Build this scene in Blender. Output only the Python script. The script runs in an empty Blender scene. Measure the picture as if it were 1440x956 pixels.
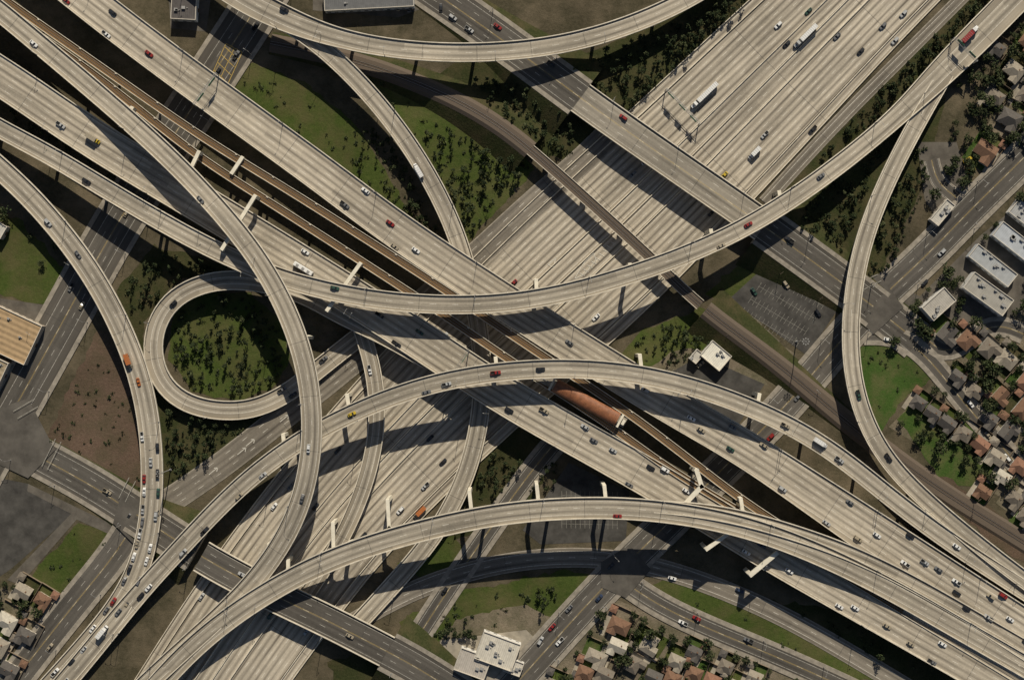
import bpy, bmesh, math, random
import numpy as np
from mathutils import Vector, Matrix
random.seed(7); rng=np.random.default_rng(7)
S=0.4; H=800.0
D=bpy.data; C=bpy.context; scn=C.scene
def G(px,py,z=0.0):
    """survey-sheet coordinates -> site metres at elevation z"""
    k=S*(H-z)/H
    return ((px-720)*k,(478-py)*k,z)
# ------------------------------------------------------------------ materials
class M:
    def __init__(s,name,rough=0.9,spec=0.2,metal=0.0):
        s.mat=D.materials.new(name); s.mat.use_nodes=True; s.nt=s.mat.node_tree
        s.nt.nodes.clear()
        s.out=s.nt.nodes.new('ShaderNodeOutputMaterial'); s.b=s.nt.nodes.new('ShaderNodeBsdfPrincipled')
        s.nt.links.new(s.b.outputs[0],s.out.inputs[0])
        s.b.inputs['Roughness'].default_value=rough
        s.b.inputs['Metallic'].default_value=metal
        s.b.inputs['Specular IOR Level'].default_value=spec
    def new(s,t): return s.nt.nodes.new(t)
    def put(s,inp,v):
        if isinstance(v,bpy.types.NodeSocket): s.nt.links.new(v,inp)
        elif isinstance(v,(tuple,list)) and len(v)==3 and inp.type=='RGBA': inp.default_value=(*v,1)
        else: inp.default_value=v
    def m(s,op,a,b=0.0,clamp=False):
        n=s.new('ShaderNodeMath'); n.operation=op; n.use_clamp=clamp
        s.put(n.inputs[0],a); s.put(n.inputs[1],b); return n.outputs[0]
    def mix(s,f,a,b,mode='MIX'):
        n=s.new('ShaderNodeMix'); n.data_type='RGBA'; n.blend_type=mode
        s.put(n.inputs[0],f); s.put(n.inputs[6],a); s.put(n.inputs[7],b); return n.outputs[2]
    def pos(s): return s.new('ShaderNodeNewGeometry').outputs['Position']
    def obj(s): return s.new('ShaderNodeTexCoord').outputs['Object']
    def uv(s):
        n=s.new('ShaderNodeUVMap'); n.uv_map='UVMap'
        x=s.new('ShaderNodeSeparateXYZ'); s.nt.links.new(n.outputs[0],x.inputs[0]); return x.outputs[0],x.outputs[1]
    def comb(s,x,y,z=0.0):
        n=s.new('ShaderNodeCombineXYZ'); s.put(n.inputs[0],x); s.put(n.inputs[1],y); s.put(n.inputs[2],z); return n.outputs[0]
    def noise(s,vec,scale,detail=4,rough=0.6):
        n=s.new('ShaderNodeTexNoise'); s.put(n.inputs['Vector'],vec); n.inputs['Scale'].default_value=scale
        n.inputs['Detail'].default_value=detail; n.inputs['Roughness'].default_value=rough; return n.outputs[0]
    def white(s,vec):
        n=s.new('ShaderNodeTexWhiteNoise'); n.noise_dimensions='3D'; s.put(n.inputs['Vector'],vec); return n.outputs[0]
    def ramp(s,f,stops):
        n=s.new('ShaderNodeValToRGB'); s.put(n.inputs[0],f); e=n.color_ramp.elements
        while len(e)<len(stops): e.new(0.5)
        for i,(p,c) in enumerate(stops):
            e[i].position=p; e[i].color=(*c,1) if len(c)==3 else c
        return n.outputs[0]
    def lin(s,f,a,b):
        n=s.new('ShaderNodeMapRange'); s.put(n.inputs[0],f); n.inputs[1].default_value=a; n.inputs[2].default_value=b; return n.outputs[0]
    def col(s,c): s.put(s.b.inputs['Base Color'],c); return s.mat
    def bump(s,h,strength,dist):
        n=s.new('ShaderNodeBump'); n.inputs['Strength'].default_value=strength; n.inputs['Distance'].default_value=dist
        s.put(n.inputs['Height'],h); s.nt.links.new(n.outputs[0],s.b.inputs['Normal'])

def simple(name,c,var=0.25,scale=0.3,rough=0.85,spec=0.2,metal=0.0,objspace=False):
    k=M(name,rough,spec,metal)
    v=k.obj() if objspace else k.pos()
    f=k.noise(v,scale,5,0.65)
    lo=tuple(x*(1-var) for x in c); hi=tuple(min(1,x*(1+var)) for x in c)
    return k.col(k.ramp(f,[(0.3,lo),(0.7,hi)]))

def road_mat(name,base,lanes,dark=0.45,lw=3.6,mark=0.7,patch=0.16,joint=30.0,centre=False,power=2.0):
    k=M(name,0.88,0.25)
    u,v=k.uv()
    sh=0.0 if lanes%2==0 else 0.5
    a=k.m('ADD',k.m('DIVIDE',u,lw),100.0+sh)
    f=k.m('FRACT',a)
    d=k.m('MULTIPLY',k.m('MINIMUM',f,k.m('SUBTRACT',1.0,f)),lw)
    au=k.m('ABSOLUTE',u); half=lanes/2*lw
    inside=k.m('LESS_THAN',au,half-0.8)
    dash=k.m('LESS_THAN',k.m('FRACT',k.m('DIVIDE',k.m('ADD',v,2000.0),12.0)),0.3)
    line=k.m('MULTIPLY',k.m('MULTIPLY',k.m('LESS_THAN',d,0.11),dash),inside)
    edge=k.m('LESS_THAN',k.m('ABSOLUTE',k.m('SUBTRACT',au,half)),0.11)
    c=k.m('COSINE',k.m('MULTIPLY',f,6.28318))
    band=k.m('POWER',k.m('MULTIPLY',k.m('SUBTRACT',1.0,c),0.5),power)
    lane=k.m('LESS_THAN',au,half)
    nz=k.noise(k.comb(k.m('MULTIPLY',u,0.35),k.m('MULTIPLY',v,0.012),float(lanes)),1.0,5,0.7)
    nzr=k.lin(nz,0.34,0.66)
    bandf=k.m('MULTIPLY',k.m('MULTIPLY',band,lane),k.m('MULTIPLY',k.m('ADD',nzr,0.3),dark),True)
    fl=k.m('FLOOR',a)
    cell=k.white(k.comb(fl,k.m('FLOOR',k.m('ADD',k.m('DIVIDE',v,joint),k.m('MULTIPLY',fl,0.37))),3.0))
    big=k.noise(k.pos(),0.018,5,0.6); fine=k.noise(k.pos(),0.9,4,0.7)
    strk=k.noise(k.comb(k.m('MULTIPLY',u,0.8),k.m('MULTIPLY',v,0.018),7.0),1.0,4,0.65)
    t=k.m('ADD',k.m('MULTIPLY',k.m('SUBTRACT',cell,0.5),patch*2),k.m('ADD',k.m('MULTIPLY',k.m('SUBTRACT',big,0.5),1.1),k.m('ADD',k.m('MULTIPLY',k.m('SUBTRACT',fine,0.5),0.55),k.m('MULTIPLY',k.m('SUBTRACT',strk,0.5),0.9))))
    val=k.m('ADD',1.0,t)
    colr=k.mix(1.0,base,k.comb(val,val,val),'MULTIPLY')
    colr=k.mix(bandf,colr,(base[0]*0.25,base[1]*0.24,base[2]*0.24))
    colr=k.mix(k.m('MULTIPLY',k.m('GREATER_THAN',au,half+.15),k.m('MULTIPLY',fine,0.6)),colr,(base[0]*0.45,base[1]*0.41,base[2]*0.36))
    jn=k.m('LESS_THAN',k.m('FRACT',k.m('DIVIDE',k.m('ADD',v,2000.0),joint)),0.35/joint)
    colr=k.mix(k.m('MULTIPLY',jn,0.55),colr,(0.05,0.048,0.045))
    wearm=k.m('MULTIPLY',k.lin(fine,0.25,0.55),mark)
    colr=k.mix(k.m('MULTIPLY',k.m('MAXIMUM',line,edge),wearm),colr,(0.76,0.72,0.63))
    if centre:
        cl=k.m('LESS_THAN',k.m('ABSOLUTE',k.m('SUBTRACT',au,0.2)),0.07)
        colr=k.mix(k.m('MULTIPLY',cl,0.6),colr,(0.5,0.35,0.1))
    return k.col(colr)

mats={}
def RM(kind,lanes):
    key=(kind,lanes)
    if key not in mats:
        if kind=='deck': mats[key]=road_mat('ramp_concrete_%d'%lanes,(0.345,0.303,0.238),lanes,0.6)
        if kind=='main': mats[key]=road_mat('freeway_concrete_%d'%lanes,(0.39,0.34,0.265),lanes,0.66,joint=36)
        if kind=='fwy': mats[key]=road_mat('lower_freeway_concrete_%d'%lanes,(0.40,0.35,0.275),lanes,0.8,joint=60,patch=0.14,power=2.2)
        if kind=='asph': mats[key]=road_mat('asphalt_%d'%lanes,(0.088,0.079,0.067),lanes,0.25,mark=0.5,patch=0.16,joint=70,centre=True)
        if kind=='brid': mats[key]=road_mat('street_bridge_concrete_%d'%lanes,(0.25,0.222,0.178),lanes,0.35,mark=0.6,centre=True,joint=40)
        if kind=='apron': mats[key]=road_mat('ramp_asphalt_%d'%lanes,(0.185,0.162,0.13),lanes,0.45,joint=50)
    return mats[key]
m_par=simple('parapet_concrete',(0.56,0.50,0.40),0.22,0.25)
m_side=simple('girder_concrete',(0.38,0.34,0.27),0.25,0.2)
m_bent=simple('bent_concrete',(0.64,0.59,0.48),0.15,0.3)
m_walk=simple('sidewalk_concrete',(0.25,0.22,0.178),0.3,0.3)
m_asph=simple('lot_asphalt',(0.058,0.054,0.048),0.45,0.12)
m_asph2=simple('old_asphalt',(0.10,0.088,0.072),0.4,0.12)
m_conc=simple('slab_concrete',(0.29,0.255,0.20),0.35,0.1)
m_paint=simple('white_paint',(0.56,0.53,0.46),0.2,1.5)
m_paint2=simple('worn_paint',(0.26,0.245,0.21),0.5,1.5)
m_yel=simple('yellow_paint',(0.45,0.31,0.08),0.3,1.2)
m_steel=simple('rail_steel',(0.3,0.27,0.24),0.2,0.5,0.45,0.5,0.8)
m_galv=simple('galvanised_pole',(0.33,0.32,0.30),0.15,1,0.5,0.4,0.3)
m_sign=simple('sign_green',(0.02,0.13,0.07),0.1,1,0.5)
m_glass=simple('dark_glass',(0.015,0.017,0.02),0.2,1,0.12,0.5)
m_tyre=simple('tyre_rubber',(0.015,0.015,0.015),0.2,1,0.8)
def veg(name,g1,g2,br,amt=0.5,sc=1.0):
    k=M(name,0.95,0.05)
    p=k.pos()
    a=k.noise(p,0.045*sc,6,0.65); b=k.noise(p,0.5*sc,5,0.75); c=k.noise(p,2.2,3,0.7); e=k.noise(p,0.02,3,0.5)
    col=k.mix(k.lin(b,0.3,0.7),g1,g2)
    col=k.mix(k.m('MULTIPLY',k.lin(a,0.42,0.68),amt),col,br)
    v=k.m('MULTIPLY',k.m('ADD',0.4,k.m('MULTIPLY',c,1.15)),k.m('ADD',0.5,e)); col=k.mix(1.0,col,k.comb(v,v,v),'MULTIPLY')
    k.bump(b,0.6,0.6)
    return k.col(col)
m_ground=veg('ground_earth',(0.042,0.038,0.022),(0.085,0.072,0.046),(0.15,0.12,0.08),0.8)
m_grass=veg('grass_green',(0.036,0.056,0.012),(0.066,0.085,0.022),(0.105,0.085,0.042),0.7)
m_lawn=veg('lawn_green',(0.032,0.066,0.013),(0.055,0.092,0.022),(0.12,0.10,0.05),0.75,1.6)
m_ivy=veg('ground_ivy',(0.022,0.029,0.010),(0.050,0.053,0.022),(0.085,0.066,0.036),0.7,1.6)
m_dirt=veg('dirt_brown',(0.085,0.056,0.04),(0.13,0.09,0.064),(0.06,0.055,0.03),0.7,1.3)
m_tan=veg('dirt_tan',(0.13,0.105,0.074),(0.21,0.175,0.125),(0.06,0.062,0.032),0.8,1.4)
def ballast(name,c1,c2,sleep):
    k=M(name,0.95,0.1); u,v=k.uv()
    n=k.noise(k.pos(),1.5,4,0.8)
    col=k.mix(n,c1,c2)
    s=k.m('MULTIPLY',k.m('LESS_THAN',k.m('FRACT',k.m('DIVIDE',v,0.7)),0.4),k.m('LESS_THAN',k.m('ABSOLUTE',u),1.3))
    return k.col(k.mix(s,col,sleep))
m_ball=ballast('track_ballast_brown',(0.13,0.078,0.036),(0.25,0.155,0.075),(0.10,0.062,0.032))
m_ball2=ballast('track_ballast_grey',(0.08,0.062,0.048),(0.145,0.115,0.088),(0.045,0.034,0.026))

# ------------------------------------------------------------------ mesh builder
class MB:
    def __init__(s): s.v=[]; s.f=[]; s.mi=[]; s.uv=[]
    def add(s,vs,fs,mi=0,uvs=None):
        o=len(s.v); s.v.extend([tuple(map(float,v)) for v in vs])
        for i,f in enumerate(fs):
            s.f.append(tuple(o+j for j in f)); s.mi.append(mi if isinstance(mi,int) else mi[i])
            if uvs is None: s.uv.extend([(0,0)]*len(f))
            else: s.uv.extend([uvs[j] for j in f])
    def box(s,cx,cy,z0,lx,ly,h,rot=0.0,mi=0,top=1.0):
        c,sn=math.cos(rot),math.sin(rot); vs=[]
        for z,k in((z0,1.0),(z0+h,top)):
            for a,b in((-1,-1),(1,-1),(1,1),(-1,1)):
                x=a*lx/2*k; y=b*ly/2*k; vs.append((cx+x*c-y*sn,cy+x*sn+y*c,z))
        s.add(vs,[(3,2,1,0),(4,5,6,7),(0,1,5,4),(1,2,6,5),(2,3,7,6),(3,0,4,7)],mi)
    def cyl(s,cx,cy,z0,z1,r0,r1,n=10,mi=0):
        vs=[]
        for z,r in((z0,r0),(z1,r1)):
            for i in range(n): vs.append((cx+r*math.cos(i*2*math.pi/n),cy+r*math.sin(i*2*math.pi/n),z))
        s.add(vs,[(i,(i+1)%n,n+(i+1)%n,n+i) for i in range(n)]+[tuple(range(n-1,-1,-1)),tuple(range(n,2*n))],mi)
    def tube(s,a,b,r0,r1,n=5,mi=0):
        a=Vector(a);b=Vector(b);d=(b-a).normalized(); q=d.orthogonal().normalized(); w=d.cross(q); vs=[]
        for p,r in((a,r0),(b,r1)):
            for i in range(n):
                t=i*2*math.pi/n; vs.append(p+q*r*math.cos(t)+w*r*math.sin(t))
        s.add(vs,[(i,(i+1)%n,n+(i+1)%n,n+i) for i in range(n)]+[tuple(range(n,2*n))],mi)
    def mesh(s,name,ml):
        me=D.meshes.new(name); me.from_pydata(s.v,[],s.f)
        for m in ml: me.materials.append(m)
        me.polygons.foreach_set('material_index',s.mi)
        l=me.uv_layers.new(name='UVMap'); l.data.foreach_set('uv',np.array(s.uv,dtype=np.float32).ravel())
        me.update(); return me
    def obj(s,name,ml,parent=None,loc=None,rot=0.0):
        o=D.objects.new(name,s.mesh(name,ml)); C.collection.objects.link(o)
        if parent: o.parent=parent
        if loc is not None: o.location=loc
        if rot: o.rotation_euler[2]=rot
        return o
# ------------------------------------------------------------------ paths
def path(pts,w0,sig=12.0,step=4.0):
    W=[]
    for p in pts:
        z=p[2]; w=p[3] if len(p)>3 else w0
        x,y,_=G(p[0],p[1],z); W.append((x,y,z,w*S*(H-z)/H))
    W=np.array(W); P=np.vstack([2*W[0]-W[1],W,2*W[-1]-W[-2]])
    out=[]
    for i in range(1,len(P)-2):
        p0,p1,p2,p3=P[i-1],P[i],P[i+1],P[i+2]
        t=np.linspace(0,1,24,endpoint=False)[:,None]
        out.append(0.5*((2*p1)+(-p0+p2)*t+(2*p0-5*p1+4*p2-p3)*t**2+(-p0+3*p1-3*p2+p3)*t**3))
    out.append(W[-1:]); A=np.vstack(out)
    s=np.concatenate([[0],np.cumsum(np.hypot(*np.diff(A[:,:2],axis=0).T))])
    n=max(3,int(s[-1]/step)); ss=np.linspace(0,s[-1],n+1)
    A=np.column_stack([np.interp(ss,s,A[:,j]) for j in range(4)])
    k=min(len(A)-1,max(1,int(3*sig/step)))
    pad=np.vstack([2*A[0]-A[k:0:-1],A,2*A[-1]-A[-2:-k-2:-1]])
    g=np.exp(-0.5*(np.arange(-k,k+1)*step/sig)**2); g/=g.sum()
    A=np.column_stack([np.convolve(pad[:,j],g,'valid') for j in range(4)])
    return A
def frame(A):
    T=np.gradient(A[:,:2],axis=0); T/=np.linalg.norm(T,axis=1)[:,None]
    Nn=np.column_stack([-T[:,1],T[:,0]]); s=np.concatenate([[0],np.cumsum(np.hypot(*np.diff(A[:,:2],axis=0).T))])
    return T,Nn,s
def sweep(mb,A,prof,mi,closed=False,caps=False):
    T,Nn,s=frame(A); K=len(prof); vs=[];uv=[]
    for i in range(len(A)):
        for a,b,dz in prof:
            o=a*A[i,3]/2+b; vs.append((A[i,0]+Nn[i,0]*o,A[i,1]+Nn[i,1]*o,A[i,2]+dz)); uv.append((o,s[i]))
    fs=[];ms=[]
    for i in range(len(A)-1):
        for j in range(K if closed else K-1):
            j2=(j+1)%K; fs.append((i*K+j,i*K+j2,(i+1)*K+j2,(i+1)*K+j)); ms.append(mi[j])
    if caps: fs+= [tuple(range(K)),tuple((len(A)-1)*K+j for j in range(K))[::-1]]; ms+=[mi[-1]]*2
    mb.add(vs,fs,ms,uv)
def offset(A,fo,w):
    T,Nn,s=frame(A); B=A.copy(); B[:,:2]+=Nn*(fo*A[:,3])[:,None]; B[:,3]=A[:,3]*w; return B
REG=[]
def reg(name,A,kind): REG.append((name,A,kind))
DECK=[(-1,0,.95),(-1,.5,.95),(-1,.55,0),(1,-.55,0),(1,-.5,.95),(1,0,.95),(1,0,-.5),(.55,0,-2.1),(-.55,0,-2.1),(-1,0,-.5)]
DMI=[1,1,0,1,1,1,2,2,2,1]
decks=[]
def deck(name,pts,w,lanes,kind='deck',sig=14,cols=True,spacing=34):
    A=path(pts,w,sig); reg(name,A,'deck'); decks.append((name,A,lanes,kind,cols,spacing)); return A
N105=deck('freeway_viaduct',[(-60,-150,13),(60,-50,13),(150,22,13),(240,90,13),(340,163,13),(450,243,13),(560,325,13.5),(680,405,14),(800,482,14),(930,562,14),(1050,632,13.5),(1150,698,13,58),(1260,772,12.5,64),(1360,838,12,66),(1480,915,12,66),(1600,995,12,66)],52,5,'main')
S105=deck('freeway_viaduct',[(-150,15,13),(0,107,13),(132,196,13),(280,285,13),(427,374,13),(560,458,13.5),(700,550,14),(800,608,14),(900,664,13.5),(980,712,13),(1100,785,12.5),(1250,872,12,50),(1400,958,12,50),(1550,1045,12)],54,5,'main')
F1=deck('flyover_ramp',[(-120,-75,14,30),(-10,8,15.5),(60,66,18),(130,125,20),(200,186,23),(262,245,25),(320,308,27),(368,370,28),(402,432,28),(426,495,27.5),(438,560,26),(439,630,24),(426,700,20),(398,762,16),(350,826,12),(285,888,8.5),(222,945,6),(150,1015,4)],29,2)
RC=deck('flyover_ramp',[(-120,110,12),(-10,176,13),(60,212,14),(120,248,15.5),(190,290,17),(260,330,18.5),(330,365,20),(400,393,21.5),(470,411,22.5),(550,424,23.5),(640,429,24),(720,425,24),(800,411,24),(880,388,23),(950,364,22),(1020,334,20.5),(1090,295,18.5),(1150,254,16),(1210,208,13),(1268,158,10,28),(1322,104,8,40),(1380,46,6,44),(1440,-15,5,44),(1540,-120,4,44)],27,2)
RD=deck('flyover_ramp',[(1335,95,6.5,22),(1302,150,8.5),(1268,212,10.5),(1232,288,12),(1208,360,12.5),(1197,430,13),(1195,495,13),(1205,560,12.5),(1228,618,12),(1262,665,11.5),(1312,712,11),(1372,762,11),(1445,818,11),(1560,900,11)],25,2)
RE=deck('flyover_ramp',[(20,1040,3,30),(95,955,3.5,30),(150,888,4.5,30),(200,828,6),(250,774,8),(300,720,10.5),(355,668,13),(425,617,16),(500,578,19),(580,547,22),(660,528,24),(740,519,25),(820,518,25),(900,526,25),(980,545,24),(1060,574,22),(1130,608,19.5),(1190,648,17),(1250,697,14.5),(1320,750,12),(1390,797,10.5),(1460,842,10),(1560,905,10)],27,2)
RF=deck('flyover_ramp',[(150,1045,3,32),(215,970,5,32),(265,915,8,32),(330,862,11.5,31),(400,818,15),(470,784,18.5),(560,754,22.5),(640,734,25.5),(720,720,27),(800,714,27.5),(880,714,27),(960,722,25.5),(1040,738,23),(1120,765,20),(1190,796,17),(1260,832,14.5),(1340,878,13),(1440,935,12.5),(1560,1005,12.5)],31,2)
RF2=deck('flyover_ramp',[(900,711,25.5,16),(960,714,25,20),(1030,724,23.5,22),(1110,746,20.5,22),(1190,774,17,22),(1270,812,14,22),(1350,857,12.5,22),(1450,915,11.6,22),(1560,980,11,22)],22,1)
GT=deck('flyover_ramp',[(230,-90,15,40),(300,-30,15,40),(360,8,15.5,40),(412,32,16,36),(460,50,16.5,28),(520,64,17),(580,72,17),(650,75,17),(720,72,16.5),(790,63,15.5),(860,45,14),(920,22,12),(975,-5,10),(1060,-60,8)],27,2)
G1=deck('flyover_ramp',[(385,22,14.9,24),(430,48,14.8,26),(480,90,14),(530,143,12.5),(568,192,11.5),(602,245,10.5),(630,300,9.5),(650,350,8.5),(664,410,7.5),(675,470,7),(680,530,6.5),(675,590,6),(662,650,5.2),(636,712,4.2),(596,772,3),(545,830,2),(490,890,1.3)],26,2)
RI=deck('flyover_ramp',[(500,440,7),(515,480,7),(527,525,7),(532,575,6.5),(528,625,5.8),(514,680,4.8),(492,735,3.6),(462,790,2.4),(425,845,1.4)],23,1)
RJ=deck('loop_ramp',[(600,510,12.2,18),(540,475,12,20),(480,443,11.5),(430,415,11),(380,400,10.5),(325,393,10),(275,402,9),(236,427,8.3),(217,465,7.6),(215,503,7),(229,540,6.3),(260,566,5.5),(305,577,4.6),(355,575,3.8),(402,554,3),(446,520,2.2),(490,485,1.5),(520,462,1.2)],27,1,sig=8)
RK=deck('flyover_ramp',[(-90,160,12),(-10,228,12),(35,268,12),(80,318,12),(120,370,12),(153,425,11.5),(180,482,10.5),(200,540,9.5),(211,600,8.5),(215,660,7.5),(213,720,6.5),(203,780,5.6,32),(178,838,4.6,34),(135,895,3.6,36),(80,958,2.8,38),(0,1045,2,38)],31,2)
NS=path([(480,-100,.5),(560,-45,.5),(640,10,.6),(700,52,2),(760,96,5),(830,148,9),(950,232,9.5),(1060,308,9),(1125,355,5.5),(1190,402,2),(1240,440,.5),(1290,480,.4)],46,14)
BS=path([(-120,540,.3),(0,612,.3),(60,645,.3),(130,683,.3),(190,722,1.2),(255,764,5),(300,792,8),(380,834,8.5),(460,872,8.5),(530,908,7),(590,940,4),(660,985,.5),(750,1040,.3)],46,12)
RR=path([(380,60,2,16),(440,72,2.5,16),(520,92,3,16),(590,118,4,16),(650,145,5.5,16),(705,178,7,16),(750,214,8,16),(830,285,8.5,16),(910,358,8.5,16),(985,430,8,16),(1045,475,6,16),(1110,525,3.5,18),(1200,600,1.5,20),(1310,680,1,20),(1440,762,1,20),(1580,850,1,20)],16,12)
def cut(A,x0,x1):
    px=720+A[:,0]/(S*(H-A[:,2])/H); i=np.where((px>=x0)&(px<=x1))[0]; return A[i[0]:i[-1]+1].copy()
for nm,A,br,kd_ in(('street_bridge',NS,(815,1075),'brid'),('street_bridge',BS,(275,550),'asph')):
    B=cut(A,*br); reg(nm,B,'deck'); decks.append((nm,B,4,kd_,True,30))
    for rg in((-999,br[0]+6),(br[1]-6,3000)):
        Q=cut(A,*rg); reg('street',Q,'street')
        mb=MB(); sweep(mb,Q,[(-1,-2.4,.14),(-1,0,.14),(-1,.02,0),(1,-.02,0),(1,0,.14),(1,2.4,.14)],[1,1,0,1,1])
        mb.obj('street',[RM('asph',4),m_walk])
        T,Nn,s=frame(Q); mb=MB()
        for sd in(-1,1):
            vs=[]
            for i in range(len(Q)):
                o=Q[i,3]/2+2.3; zz=Q[i,2]
                vs.append((Q[i,0]+sd*Nn[i,0]*o,Q[i,1]+sd*Nn[i,1]*o,zz+.1)); o2=o+0.3+1.7*zz
                vs.append((Q[i,0]+sd*Nn[i,0]*o2,Q[i,1]+sd*Nn[i,1]*o2,-.05))
            mb.add(vs,[(2*i,2*i+1,2*i+3,2*i+2) for i in range(len(Q)-1)],0)
        for i in (0,len(Q)-1):
            o=Q[i,3]/2+2.3
            mb.add([(Q[i,0]-Nn[i,0]*o,Q[i,1]-Nn[i,1]*o,Q[i,2]+.1),(Q[i,0]+Nn[i,0]*o,Q[i,1]+Nn[i,1]*o,Q[i,2]+.1),(Q[i,0]+Nn[i,0]*o,Q[i,1]+Nn[i,1]*o,-.05),(Q[i,0]-Nn[i,0]*o,Q[i,1]-Nn[i,1]*o,-.05)],[(0,1,2,3)],1)
        mb.obj('embankment',[m_ivy,m_side])
# ---- lower freeway
FW=path([(1480,-290,.1,185),(1330,-140,.1,185),(1192,0,.1,187),(1080,112,.1,200),(960,232,.1,212),(848,341,.1,222),(700,480,.1,215),(565,615,.1,200),(460,730,.1,190),(385,830,.1,190),(315,930,.1,185),(230,1060,.1,180)],200,25)
mb=MB(); sweep(mb,FW,[(-1,0,0),(1,0,0)],[0])
mb.obj('freeway',[simple('shoulder_concrete',(0.27,0.236,0.185),0.35,0.08)])
for fo,w,l in((-.275,.31,7),(.275,.31,7),(-.058,.10,2),(.058,.10,2),(-.458,.07,1),(.458,.07,1)):
    A=offset(FW,fo,w); A[:,2]+=.06; mb=MB(); sweep(mb,A,[(-1,0,0),(1,0,0)],[0]); mb.obj('freeway_lanes',[RM('fwy',l)]); reg('fw',A,'road')
for fo in(-.112,0,.112,-.5,.5,-.432,.432):
    A=offset(FW,fo,.01); mb=MB(); sweep(mb,A,[(0,-.35,0),(0,-.15,1),(0,.15,1),(0,.35,0)],[0]*3); mb.obj('median_barrier',[m_par])
def street(pts,w,lanes,kind='asph',lay=0.0,walk=True,sig=12,name='street'):
    A=path([(p[0],p[1],.2+lay)+tuple(p[2:]) for p in pts],w,sig); reg(name,A,'street')
    mb=MB()
    if walk: sweep(mb,A,[(-1,-2.6,-.15),(-1,-2.5,.14),(-1,0,.14),(-1,.02,0),(1,-.02,0),(1,0,.14),(1,2.5,.14),(1,2.6,-.15)],[1,1,1,0,1,1,1])
    else: sweep(mb,A,[(-1,-.6,-.1),(-1,0,.0),(1,0,0),(1,.6,-.1)],[1,0,1])
    mb.obj(name,[RM(kind,lanes),m_walk]); return A
L1=street([(400,-60),(355,20),(312,85),(265,160),(205,250),(150,340),(95,440),(45,530),(0,610),(-60,720)],58,4,lay=.3)
L2=street([(200,715),(165,775),(120,830),(60,905),(10,970),(-60,1060)],36,4,lay=.25)
Mx=street([(190,735),(240,703),(310,655),(380,600),(450,545),(520,488),(600,420),(680,350),(750,285),(820,225),(880,165)],34,4,'apron',lay=.12,walk=False)
R1=street([(1600,70),(1510,150),(1440,222),(1370,290),(1300,362),(1225,432),(1160,505),(1100,575),(1020,655),(940,735),(870,803),(805,872),(735,950),(660,1030)],40,4,lay=.3)
R2=street([(870,812),(925,850),(1000,885),(1080,918),(1170,958),(1300,1020)],24,2,lay=.2)
P1=street([(480,885),(540,850),(610,818),(700,793),(790,783),(880,788),(960,808),(1040,838),(1120,876),(1200,922),(1280,970),(1360,1020)],25,2,'apron',lay=.16,walk=False,name='slip_road')
Q1=street([(800,600),(765,640),(728,688),(690,742),(650,800),(610,860),(575,915)],22,2,lay=.1)
R3=street([(1215,470),(1262,468),(1310,508),(1350,560),(1420,640),(1500,740)],18,2,lay=.1)
R4=street([(1440,470),(1395,455),(1330,500),(1300,470),(1262,440)],16,2,lay=.08,sig=8)
R5=street([(1310,225),(1320,260),(1360,290),(1340,330)],20,2,lay=.09,sig=6,walk=False)
E1=street([(1075,285),(1120,235),(1190,160),(1260,90),(1340,10),(1400,-50)],16,1,'apron',lay=.1,walk=False,name='slip_road')
# ------------------------------------------------------------------ patches
def patch(name,poly,mat,z=.06,rag=True):
    pts=[]
    n=len(poly)
    for i in range(n):
        a=np.array(G(*poly[i])[:2]); b=np.array(G(*poly[(i+1)%n])[:2]); L=np.linalg.norm(b-a)
        k=max(1,int(L/3.5)) if rag else 1
        for j in range(k):
            p=a+(b-a)*j/k
            if rag: p=p+rng.normal(0,.7,2)
            pts.append((p[0],p[1],z))
    me=D.meshes.new(name); me.from_pydata(pts,[],[tuple(range(len(pts)))]); me.materials.append(mat)
    o=D.objects.new(name,me); C.collection.objects.link(o); return o
mb=MB(); mb.add([(-4000,-4000,0),(4000,-4000,0),(4000,4000,0),(-4000,4000,0)],[(0,1,2,3)]); mb.obj('ground',[m_ground])
P=patch
P('grass',[(325,95),(350,88),(430,115),(500,175),(560,270),(610,360),(450,260),(330,150)],m_grass)
P('grass',[(505,108),(560,112),(640,150),(730,208),(752,238),(655,345),(625,280),(590,215),(545,150)],m_grass)
P('ground_ivy',[(640,85),(720,90),(800,130),(850,165),(800,225),(760,215),(710,170),(600,115)],m_ivy)
P('ground_ivy',[(780,90),(860,60),(990,0),(1070,-10),(1000,60),(885,160),(840,140)],m_ivy)
P('ground_ivy',[(1068,290),(1130,235),(1270,90),(1390,-60),(1440,-60),(1330,80),(1240,170),(1150,240),(1100,290)],m_ivy,.07)
P('ground_ivy',[(1085,310),(1150,265),(1300,150),(1330,140),(1290,280),(1225,410),(1190,400),(1110,340)],m_ivy,.065)
P('grass',[(245,430),(290,408),(350,412),(395,450),(408,505),(385,545),(330,562),(270,550),(236,505)],m_grass)
P('ground_ivy',[(200,540),(330,590),(430,560),(240,700),(205,700)],m_ivy)
P('ground_ivy',[(165,410),(215,345),(330,375),(250,395),(205,450),(200,500)],m_ivy)
P('grass',[(-60,290),(30,310),(95,385),(70,430),(-60,400)],m_grass)
P('dirt',[(138,465),(170,470),(205,570),(205,700),(120,672),(58,628)],m_dirt)
P('grass',[(112,733),(168,752),(92,848),(30,822)],m_grass,.08)
P('parking_lot',[(-60,660),(40,680),(108,718),(15,800),(-60,850)],m_asph,.07,False)
P('pavement',[(40,680),(112,715),(175,745),(170,758),(108,730),(28,822),(10,815),(100,722),(38,690)],m_asph2,.11,False)
P('grass',[(560,875),(640,832),(800,800),(850,812),(800,880),(700,900),(600,918)],m_grass)
P('dirt',[(640,870),(740,850),(790,880),(740,940),(600,920)],m_tan,.09)
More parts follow.
